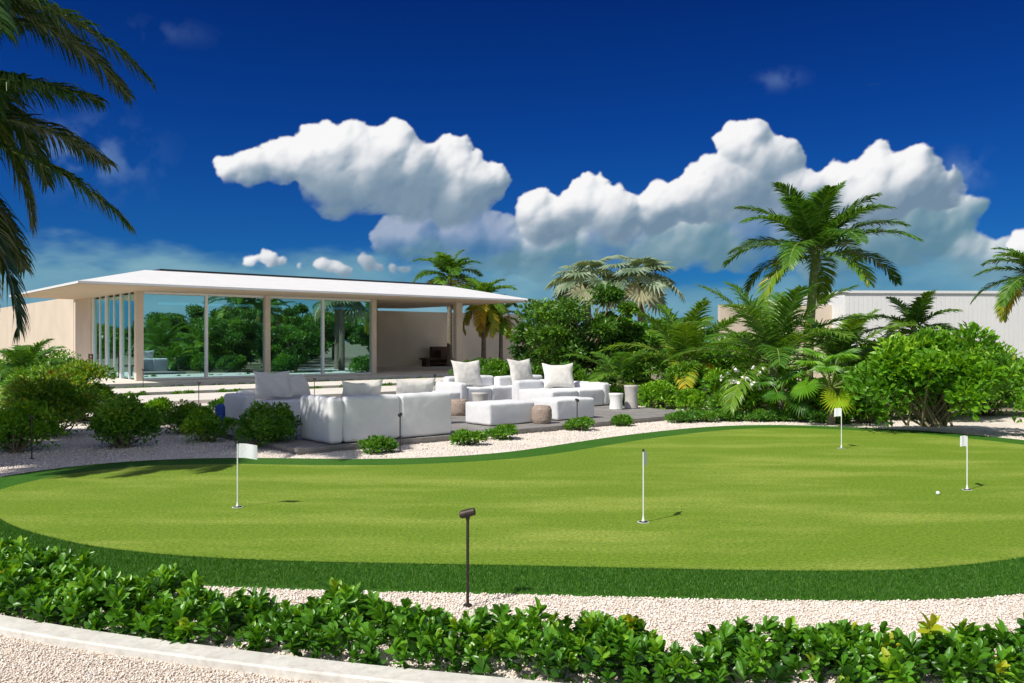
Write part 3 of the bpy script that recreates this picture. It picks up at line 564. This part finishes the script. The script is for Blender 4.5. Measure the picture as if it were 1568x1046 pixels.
sp=[(3.7,21.5,.6,.8,LEAF_Y),(4.4,20.6,.5,.6,LEAF_Y),(5.0,19.5,.5,.7,LEAF_B),(4.6,22.6,.8,1.3,LEAF_B),(5.6,21.6,.8,1.2,LEAF_Y),(3.2,24.3,.9,1.4,LEAF_D),(6.9,19.4,.6,.9,LEAF_B),(7.3,17.6,.5,.7,LEAF_Y),(8,18.5,.7,1.1,LEAF_B),
 (1.7,25.6,.9,1.3,LEAF_B),(.7,27.5,.9,1.2,LEAF_D),(6.9,23.5,1.1,1.8,LEAF_Y),(9.6,22,1.1,1.7,LEAF_Y),(10.8,19.5,1.2,1.6,LEAF_B),(12.3,22,1.3,1.9,LEAF_Y),(13.6,25.5,1.5,1.9,LEAF_Y),(10.5,26,1.5,2.0,LEAF_Y),(7.2,27,1.5,2.3,LEAF_Y),(5.8,27.5,1.3,2.2,LEAF_B),(12,17.5,1.2,1.3,LEAF_B),(11.2,14.5,1.1,1.1,LEAF_B),
 (2.6,22.6,.5,.5,LEAF_B),(15.5,20,1.6,1.9,LEAF_B),(18,16,1.8,2,LEAF_Y),(-.3,31,1,1.1,LEAF_B),(-1.3,36,1.2,1.1,LEAF_D)]
for (x,y,r,h,lf) in sp: bush('garden_shrub',x,y,r,r*.9,h,int(2400+2400*r),.095+.04*r,leaf=lf,lobn=22,vbase=.5,lobr=.28)
mb=MB(); bush_into(mb,5.15,18.7,.6,.5,1.0,1800,.16,lobn=16,vbase=.55,asp=.36)
c=np.stack([rng.normal(5.1,.32,26),rng.normal(18.3,.2,26),rng.uniform(.7,1.15,26)],1)
for q in c: leaves(mb,np.repeat(q[None],6,0),rng.normal(size=(6,3))+[0,-.5,.6],.085,.06,2,.5)
mb.build('flowering_shrub',[LEAF_Y,WOODY,PETAL])
mb=MB()
for k in range(60):
    x=-75+k*2.6+rng.normal(0,.8); y=66+rng.normal(0,3)+(0 if x<6 else -14*min(1,(x-6)/10))
    bush_into(mb,x,y,2.3,1.5,rng.uniform(2.6,4.2),900,.42,lobn=12,vbase=.45)
mb.build('distant_trees',[LEAF_D,WOODY])
# foreground hedge made of leaf rosettes
kx=np.array([-6.5,-5,-3,-1.5,0,1.5,2.7,4,6]); ky=np.array([8.5,7.35,5.95,5.15,4.84,4.52,4.54,4.85,5.3])
def hedgeback(x): return np.interp(x,kx,ky)+.09*np.sin(x*5.1)+.07*np.sin(x*11.3+1)
k=12500; X=rng.uniform(-6,5,k); Y=rng.uniform(3.6,8,k); lo=kerbY(X)+.10; hi=hedgeback(X)
ok=(Y>lo)&(Y<hi)&(np.abs(X)<.62*Y+.4)&(Y>3.95); X,Y,lo,hi=X[ok],Y[ok],lo[ok],hi[ok]
gap=np.sin(X*3.1+Y*4.7)+np.sin(X*7.3-Y*5.1+2); keepm=(gap>-1.5)|(rng.random(len(X))<.25); X,Y,lo,hi,gap=[q[keepm] for q in (X,Y,lo,hi,gap)]
H=(.145+.032*gap/2+.03*np.sin(X*13+Y*9)+rng.normal(0,.030,len(X)))*np.minimum(1,.5+(hi-Y)*3.0)*np.minimum(1,.6+(Y-lo)*4); H=H.clip(.04,.29)
mb=MB(); nr=len(X); print('rosettes',nr)
nl=12; j=np.tile(np.arange(nl),nr); ri=np.repeat(np.arange(nr),nl)
a=j*2.4+np.repeat(rng.uniform(0,6.28,nr),nl); lay=j/nl; tilt=np.radians(12+72*lay+rng.normal(0,9,len(j)))
tx=np.repeat(rng.normal(0,.30,nr),nl); ty=np.repeat(rng.normal(0,.30,nr),nl)
ax=np.stack([np.sin(tilt)*np.cos(a)+tx,np.sin(tilt)*np.sin(a)+ty,np.cos(tilt)],1)
sz=np.repeat(rng.uniform(.7,1.25,nr),nl)
c=np.stack([X[ri]-tx*.03,Y[ri]-ty*.03,H[ri]-.05*lay+.012],1)
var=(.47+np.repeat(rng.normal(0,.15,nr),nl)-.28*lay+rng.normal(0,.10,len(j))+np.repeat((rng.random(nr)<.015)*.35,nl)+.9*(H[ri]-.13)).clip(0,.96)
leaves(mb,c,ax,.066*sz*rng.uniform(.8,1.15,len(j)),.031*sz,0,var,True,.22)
nl2=4; ri=np.repeat(np.arange(nr),nl2); c=np.stack([X[ri]+rng.normal(0,.02,len(ri)),Y[ri]+rng.normal(0,.02,len(ri)),H[ri]*rng.uniform(.1,.8,len(ri))],1)
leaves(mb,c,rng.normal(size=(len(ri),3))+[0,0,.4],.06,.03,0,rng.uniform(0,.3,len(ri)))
mb.build('foreground_hedge',[LEAF_H,WOODY])

# ---------------------------------------------------------------- pavilion
UA=math.atan2(.648,.761); B=Fr(-13.8,31.4,UA)
pv=empty('glass_pavilion'); ZF=.25; ZC=3.56
mb=MB(); box(mb,-3.2,21.5,-2.0,9.6,0,ZF,fr=B); box(mb,-.1,14.9,.0,8.5,ZF,ZF+.012,fr=B); mb.build('floor_slab',[PAVE],pv)
mb=MB()
E=[(-2.7,-2.7),(17.3,-2.7),(17.3,8.6),(-2.7,8.6)]; T_=[(.3,.3),(14.3,.3),(14.3,5.6),(.3,5.6)]
V=[(x,y,3.60) for x,y in E]+[(x,y,3.68) for x,y in E]+[(x,y,4.38) for x,y in T_]
mb.add(B(V),[[0,1,5,4],[1,2,6,5],[2,3,7,6],[3,0,4,7],[4,5,9,8],[5,6,10,9],[6,7,11,10],[7,4,8,11],[8,9,10,11]],0)
mb.build('roof',[WHITEP],pv)
mb=MB(); box(mb,.9,14.1,.45,5.4,4.384,4.47,fr=B); mb.build('roof_equipment_strip',[DARKR],pv)
mb=MB(); V=[(x*1.0,y,3.597) for x,y in [(-2.66,-2.66),(17.26,-2.66),(17.26,8.56),(-2.66,8.56)]]+[(x,y,ZC) for x,y in [(-.2,-.2),(14.95,-.2),(14.95,8.3),(-.2,8.3)]]
mb.add(B(V),[[0,4,5,1],[1,5,6,2],[2,6,7,3],[3,7,4,0],[4,7,6,5]],0); mb.build('soffit',[SOFFIT],pv)
mb=MB()
for s,wd in [(0,.26),(4.98,.22),(9.98,.22),(14.7,.36)]: box(mb,s-wd/2,s+wd/2,-.13,.13,ZF+.013,ZC-.002,fr=B)
box(mb,14.5,14.86,7.6,7.96,ZF+.013,ZC-.002,fr=B)
mb.build('columns',[PLAST],pv)
mb=MB()
for s in (2.5,7.5): box(mb,s-.05,s+.05,-.08,.08,ZF+.013,ZC-.002,fr=B)
for a_,b_ in [(.14,4.86),(5.1,9.86)]:
    box(mb,a_,b_,-.05,.05,ZC-.08,ZC-.003,fr=B); box(mb,a_,b_,-.06,.06,ZF+.014,ZF+.07,fr=B)
for t in (2.1,4.1,6.05): box(mb,-.07,.07,t-.07,t+.07,ZF+.013,ZC-.002,fr=B)
for t in (1.1,3.1,5.1): box(mb,-.04,.04,t-.03,t+.03,ZF+.013,ZC-.002,fr=B)
mb.build('window_frames',[WHITEP],pv)
mb=MB(); z0,z1=ZF+.07,ZC-.08
for a_,b_ in [(.13,2.45),(2.55,4.87),(5.09,7.45),(7.55,9.87)]:
    mb.add(B([(a_,0,z0),(b_,0,z0),(b_,0,z1),(a_,0,z1)]),[[0,1,2,3]])
for a_,b_ in [(.13,1.07),(1.13,2.03),(2.17,3.07),(3.13,4.03),(4.17,5.07),(5.13,5.98)]:
    mb.add(B([(0,a_,z0),(0,b_,z0),(0,b_,z1),(0,a_,z1)]),[[3,2,1,0]])
mb.add(B([(9.98,.13,z0),(9.98,6,z0),(9.98,6,z1),(9.98,.13,z1)]),[[0,1,2,3]])
mb.build('glazing',[GLASS],pv)
mb=MB(); 
def curtain(s0,s1,t,alongv=False):
    n=60; q=np.linspace(s0,s1,n); o=t+.05*np.sin(np.arange(n)*1.3)
    A=np.stack([q,o,np.full(n,ZF+.03)],1) if not alongv else np.stack([o,q,np.full(n,ZF+.03)],1)
    Bt=A.copy(); Bt[:,2]=ZC-.03; i=np.arange(n-1); mb.add(B(np.r_[A,Bt]),np.stack([i,i+1,i+1+n,i+n],1),0,.5,True)
curtain(.3,.8,.35); curtain(4.6,5.3,.35); curtain(9.1,9.8,.35); curtain(1.9,2.6,.3,True); curtain(4.0,4.6,.3,True)
mb.build('curtains',[CURT],pv)
mb=MB(); box(mb,-.12,26.5,8.62,8.9,0,3.45,fr=B); box(mb,-.13,.13,6.13,8.60,ZF+.013,ZC-.002,fr=B); box(mb,-.13,.13,8.92,34,0,3.72,fr=B); box(mb,9.85,10.1,6.05,8.6,ZF+.013,ZC-.002,fr=B)
mb.build('plaster_walls',[PLAST],pv)
mb=MB()
for s0 in (.9,2.9): rbox(mb,s0,s0+1.5,1.2,2.2,ZF+.02,ZF+.45,.1,0,B); rbox(mb,s0,s0+1.5,1.95,2.3,ZF+.3,ZF+.88,.1,0,B)
rbox(mb,6,8.4,3.2,4.2,ZF+.02,ZF+.45,.1,0,B); rbox(mb,6,8.4,4.0,4.4,ZF+.3,ZF+.85,.1,0,B); mb.build('interior_sofas',[WHITEP],pv)
mb=MB(); s=17.9
box(mb,s,s+2.2,7.3,8.0,ZF+.40,ZF+.50,fr=B); box(mb,s+.1,s+.25,7.4,7.9,ZF+.002,ZF+.4,fr=B); box(mb,s+1.95,s+2.1,7.4,7.9,ZF+.002,ZF+.4,fr=B); box(mb,s+.9,s+2.2,8.02,8.25,ZF+.002,ZF+1.15,fr=B); box(mb,s+.3,s+1.9,7.45,7.85,ZF+.12,ZF+.18,fr=B); box(mb,s+1.2,s+1.9,7.5,7.9,ZF+.502,ZF+.95,fr=B)
mb.build('timber_bench',[DARKW])
mb=MB()
for dx in (0,.5):
    for dy in (0,.5): box(mb,-1.1+dx,-1.05+dx,4+dy,4.05+dy,ZF,ZF+(.95 if dx>0 else .45),fr=B)
box(mb,-1.12,-.53,3.98,4.57,ZF+.42,ZF+.47,fr=B)
for z in (.6,.75,.88): box(mb,-.60,-.56,4.06,4.49,ZF+z,ZF+z+.06,fr=B)
mb.build('garden_chair',[DARKW])
mb=MB()
for k in range(16): box(mb,-3.8+k*1.45,-3.8+k*1.45+1.43,-5.9,-3.1,0,.15,fr=B)
mb.build('terrace_path',[PAVE])
mb=MB()
for k in range(9): box(mb,-5.0+k*1.45,-5.0+k*1.45+1.43,-9.6,-6.6,0,.10,fr=B)
box(mb,12,16,-14.5,-6.0,0,.08,fr=B); mb.build('stone_path',[PAVE])
mb=MB()
for k in range(60):
    s=-3.3+k*.36; 
    q=B([(s,-2.6,0)])[0]; bush_into(mb,q[0],q[1],.22,.18,.15,200,.07,lobn=5,vbase=.5)
    if k%4>1: q=B([(s-1,-6.25,0)])[0]; bush_into(mb,q[0],q[1],.22,.18,.17,200,.07,lobn=5,vbase=.5)
mb.build('planting_strip',[LEAF_B,WOODY])
R=Fr(14.1,36,math.radians(3)); mb=MB(); box(mb,0,22,0,9,0,3.75,1,fr=R); nb=110
for k in range(nb): box(mb,.02+k*.2,.02+k*.2+.18,-.014,-.002,.1,3.62,1,fr=R)
box(mb,-.05,22.05,-.07,9.05,3.752,3.86,1,fr=R)
for k in range(44): box(mb,-.014,-.002,.1+k*.2,.1+k*.2+.18,.1,3.62,1,fr=R)
mb.build('louvred_white_building',[PLAST,LOUV])
mb=MB(); box(mb,-5,0,1.2,1.5,0,3.3,fr=R); mb.build('garden_wall',[PLAST])

# ---------------------------------------------------------------- deck & furniture
DK=Fr(-3.2,12.65,UA); ZD=.10
mb=MB()
nb=64
for k in range(nb):
    y0=k*.145; off=(k%3)*1.3
    for a_,b_ in [(0,3.1+off),(3.106+off,7+off*.4),(7.006+off*.4,10.0)]: box(mb,a_,b_,y0,y0+.138,.05,ZD,0,DK)
box(mb,.02,9.98,.02,nb*.145-.03,0.006,.048,0,DK)
mb.build('timber_deck',[DECK])
def sofa(name,x,y,w,d,back=None,arms='',seat=.42,bh=.72,pill=(),ang=UA,z=ZD):
    fr=Fr(x,y,ang,z+.004); mb=MB(); bt=.26
    n=max(1,round(w/1.0))
    y0,y1=(.0,d)
    if back=='near': y0=bt+.004
    if back=='far': y1=d-bt-.004
    for k in range(n): rbox(mb,w*k/n+.003,w*(k+1)/n-.003,y0,y1,.01,seat,.045,0,fr,.010,.004)
    if back=='near':
        for k in range(n): rbox(mb,w*k/n+.003,w*(k+1)/n-.003,0,bt,.01,bh,.06,0,fr,.014,.005)
    if back=='far':
        for k in range(n): rbox(mb,w*k/n+.003,w*(k+1)/n-.003,d-bt,d,.01,bh,.06,0,fr,.014,.005)
    if 'l' in arms: rbox(mb,-.24,-.003,0,d,.01,bh if back=='near' else .56,.06,0,fr,.012,.004)
    if 'r' in arms: rbox(mb,w+.003,w+.24,0,d,.01,.56,.06,0,fr,.012,.004)
    for (px,py,pz,pw,ph,tilt,yaw) in pill: pillow(mb,(px,py,pz),pw,ph,.24,fr,tilt,yaw,1)
    return mb.build(name,[FAB,FABP])
sofa('outdoor_sofa',-2.62,13.25,2.1,1.05,'near','l',bh=.72,pill=[(.55,.42,.72,.80,.50,-.25,.05),(1.6,.42,.72,.80,.50,-.22,-.05)])
sofa('outdoor_sofa',-4.95,16.4,1.4,1.0,'far','l',bh=.60,pill=[(.55,.46,.74,.72,.62,.5,-.35),(1.1,.50,.70,.60,.5,.5,.25)])
sofa('outdoor_ottoman',-1.95,19.2,1.0,.9)
sofa('outdoor_sofa',-1.1,21.2,1.55,1.1,'far','l',bh=.68,pill=[(.45,.62,.78,.85,.72,.3,-.15)])
sofa('outdoor_sofa',.2,21.9,1.6,1.1,'far','',bh=.66,pill=[(.6,.64,.80,.82,.72,.28,.0)])
sofa('outdoor_chaise',.95,20.0,1.75,1.5,'far','r',bh=.62,pill=[(1.15,1.0,.74,.82,.66,.35,-.5)])
sofa('outdoor_ottoman',-.42,15.95,1.15,.78)
sofa('outdoor_ottoman',.9,17.05,1.1,.78)
def pouf(x,y,r,h):
    mb=MB(); pr=[(.02,0),(r*.8,.0),(r*.97,h*.2),(r,h*.5),(r*.97,h*.8),(r*.8,h),(r*.5,h+.01),(.001,h+.012)]
    pr2=[]; 
    for a_,b_ in zip(pr[:-1],pr[1:]):
        for t in np.linspace(0,1,5,endpoint=False): pr2.append((a_[0]*(1-t)+b_[0]*t,a_[1]*(1-t)+b_[1]*t))
    lathe(mb,(x,y,ZD+.003),pr2,0,48,True,fn=lambda th,z:1+.025*np.sin(th*16+z*60)); mb.build('woven_pouf',[WOVEN])
pouf(-1.15,18.4,.22,.34); pouf(.58,16.6,.20,.34); pouf(.75,21.0,.2,.34)
def table(x,y,r,h,mat,waist=.85):
    mb=MB(); lathe(mb,(x,y,ZD+.003),[(.001,0),(r*.95,0),(r*.95,.02),(r*waist,h*.5),(r,h-.04),(r*1.02,h-.03),(r*1.02,h),(.001,h)],0,32,True); mb.build('side_table',[mat])
table(2.85,20.3,.17,.55,STONEC); table(2.45,20.0,.17,.38,WHITEP); table(-.75,19.9,.20,.40,STONEC)
mb=MB(); f=Fr(-5.75,16.9,UA,0.02); rbox(mb,0,.45,0,.45,.0,.40,.05,0,f,.02); mb.build('blue_pouf',[FABB])

# ---------------------------------------------------------------- lights, flags, ball
def path_light(x,y,h,z=.01,yaw=0,s=1):
    mb=MB(); tube(mb,[(x,y,z-.01),(x,y,z+h*.5),(x,y,z+h)],[.010*s]*3,0,10); tube(mb,[(x,y,z),(x,y,z+.012)],[.03,.028],0,12)
    d=np.array([math.cos(yaw),math.sin(yaw),0]); c=np.array([x,y,z+h]); 
    tube(mb,[c-d*.045*s+[0,0,.018],c-d*.01+[0,0,.008],c+d*.04*s-[0,0,.006]],[.024*s,.026*s,.026*s],0,14)
    tube(mb,[c+d*.04*s-[0,0,.006],c+d*.05*s-[0,0,.009]],[.021*s,.021*s],0,14)
    tube(mb,[c-[0,0,.035],c+[0,0,.01]],[.014*s]*2,0,10); mb.build('path_light',[BRONZE])
path_light(-.283,5.42,.59,yaw=math.pi*.95)
path_light(-6.9,12.2,.6,yaw=2); path_light(-1.72,13.05,.56,yaw=2); path_light(1.25,16.3,.56,yaw=1); path_light(7.25,17.2,.6); path_light(-12.6,29,.6,z=.13)
path_light(-5.7,24.5,.6); path_light(-2.5,27.5,.6); path_light(.8,30,.6); path_light(-8.3,22.5,.6)
def flag(x,y,h,az,fw=.17,fh=.12):
    z=.027; mb=MB(); tube(mb,[(x,y,z),(x,y,z+h)],[.0065,.0065],0,10); lathe(mb,(x,y,z+h),[(.010,-.01),(.012,0),(.008,.012),(.001,.016)],3,10)
    lathe(mb,(x,y,z),[(.0,.004),(.012,.006),(.02,.012),(.012,.02),(.008,.05),(.0065,.06)],0,16)
    lathe(mb,(x,y,z),[(.054,.002),(.054,.004),(.046,.004)],0,28); lathe(mb,(x,y,z),[(.046,.0035),(.0,.0035)],2,28)
    n=14; t=np.linspace(0,1,n); d=np.array([math.cos(az),math.sin(az)]); pn=np.array([-d[1],d[0]])
    off=.014*np.sin(t*6)*t; Pt=np.c_[np.array([x,y])+d*(t*fw)[:,None]+pn*off[:,None],z+h-.01-.02*t*t]; Pb=Pt.copy(); Pb[:,2]-=fh*(1-.0*t)
    i=np.arange(n-1); mb.add(np.r_[Pb,Pt],np.stack([i,i+1,i+1+n,i+n],1),1,.5,True); mb.build('golf_flag',[PLASTW,FLAGC,BLACK,BRONZE])
flag(-2.77,8.57,.655,.0,.20,.145); flag(1.216,7.86,.665,1.25,.17,.13); flag(5.16,13.3,.64,1.9,.17,.13); flag(5.13,9.57,.62,1.6,.15,.12)
mb=MB(); th=np.linspace(-math.pi/2,math.pi/2,14); lathe(mb,(4.64,9.25,.027+.0225),[(max(.0001,.0214*math.cos(t)),.0214*math.sin(t)) for t in th],0,20); mb.build('golf_ball',[PLASTW])
print('polys',sum(len(m.polygons) for m in bpy.data.meshes),time.time()-T0)
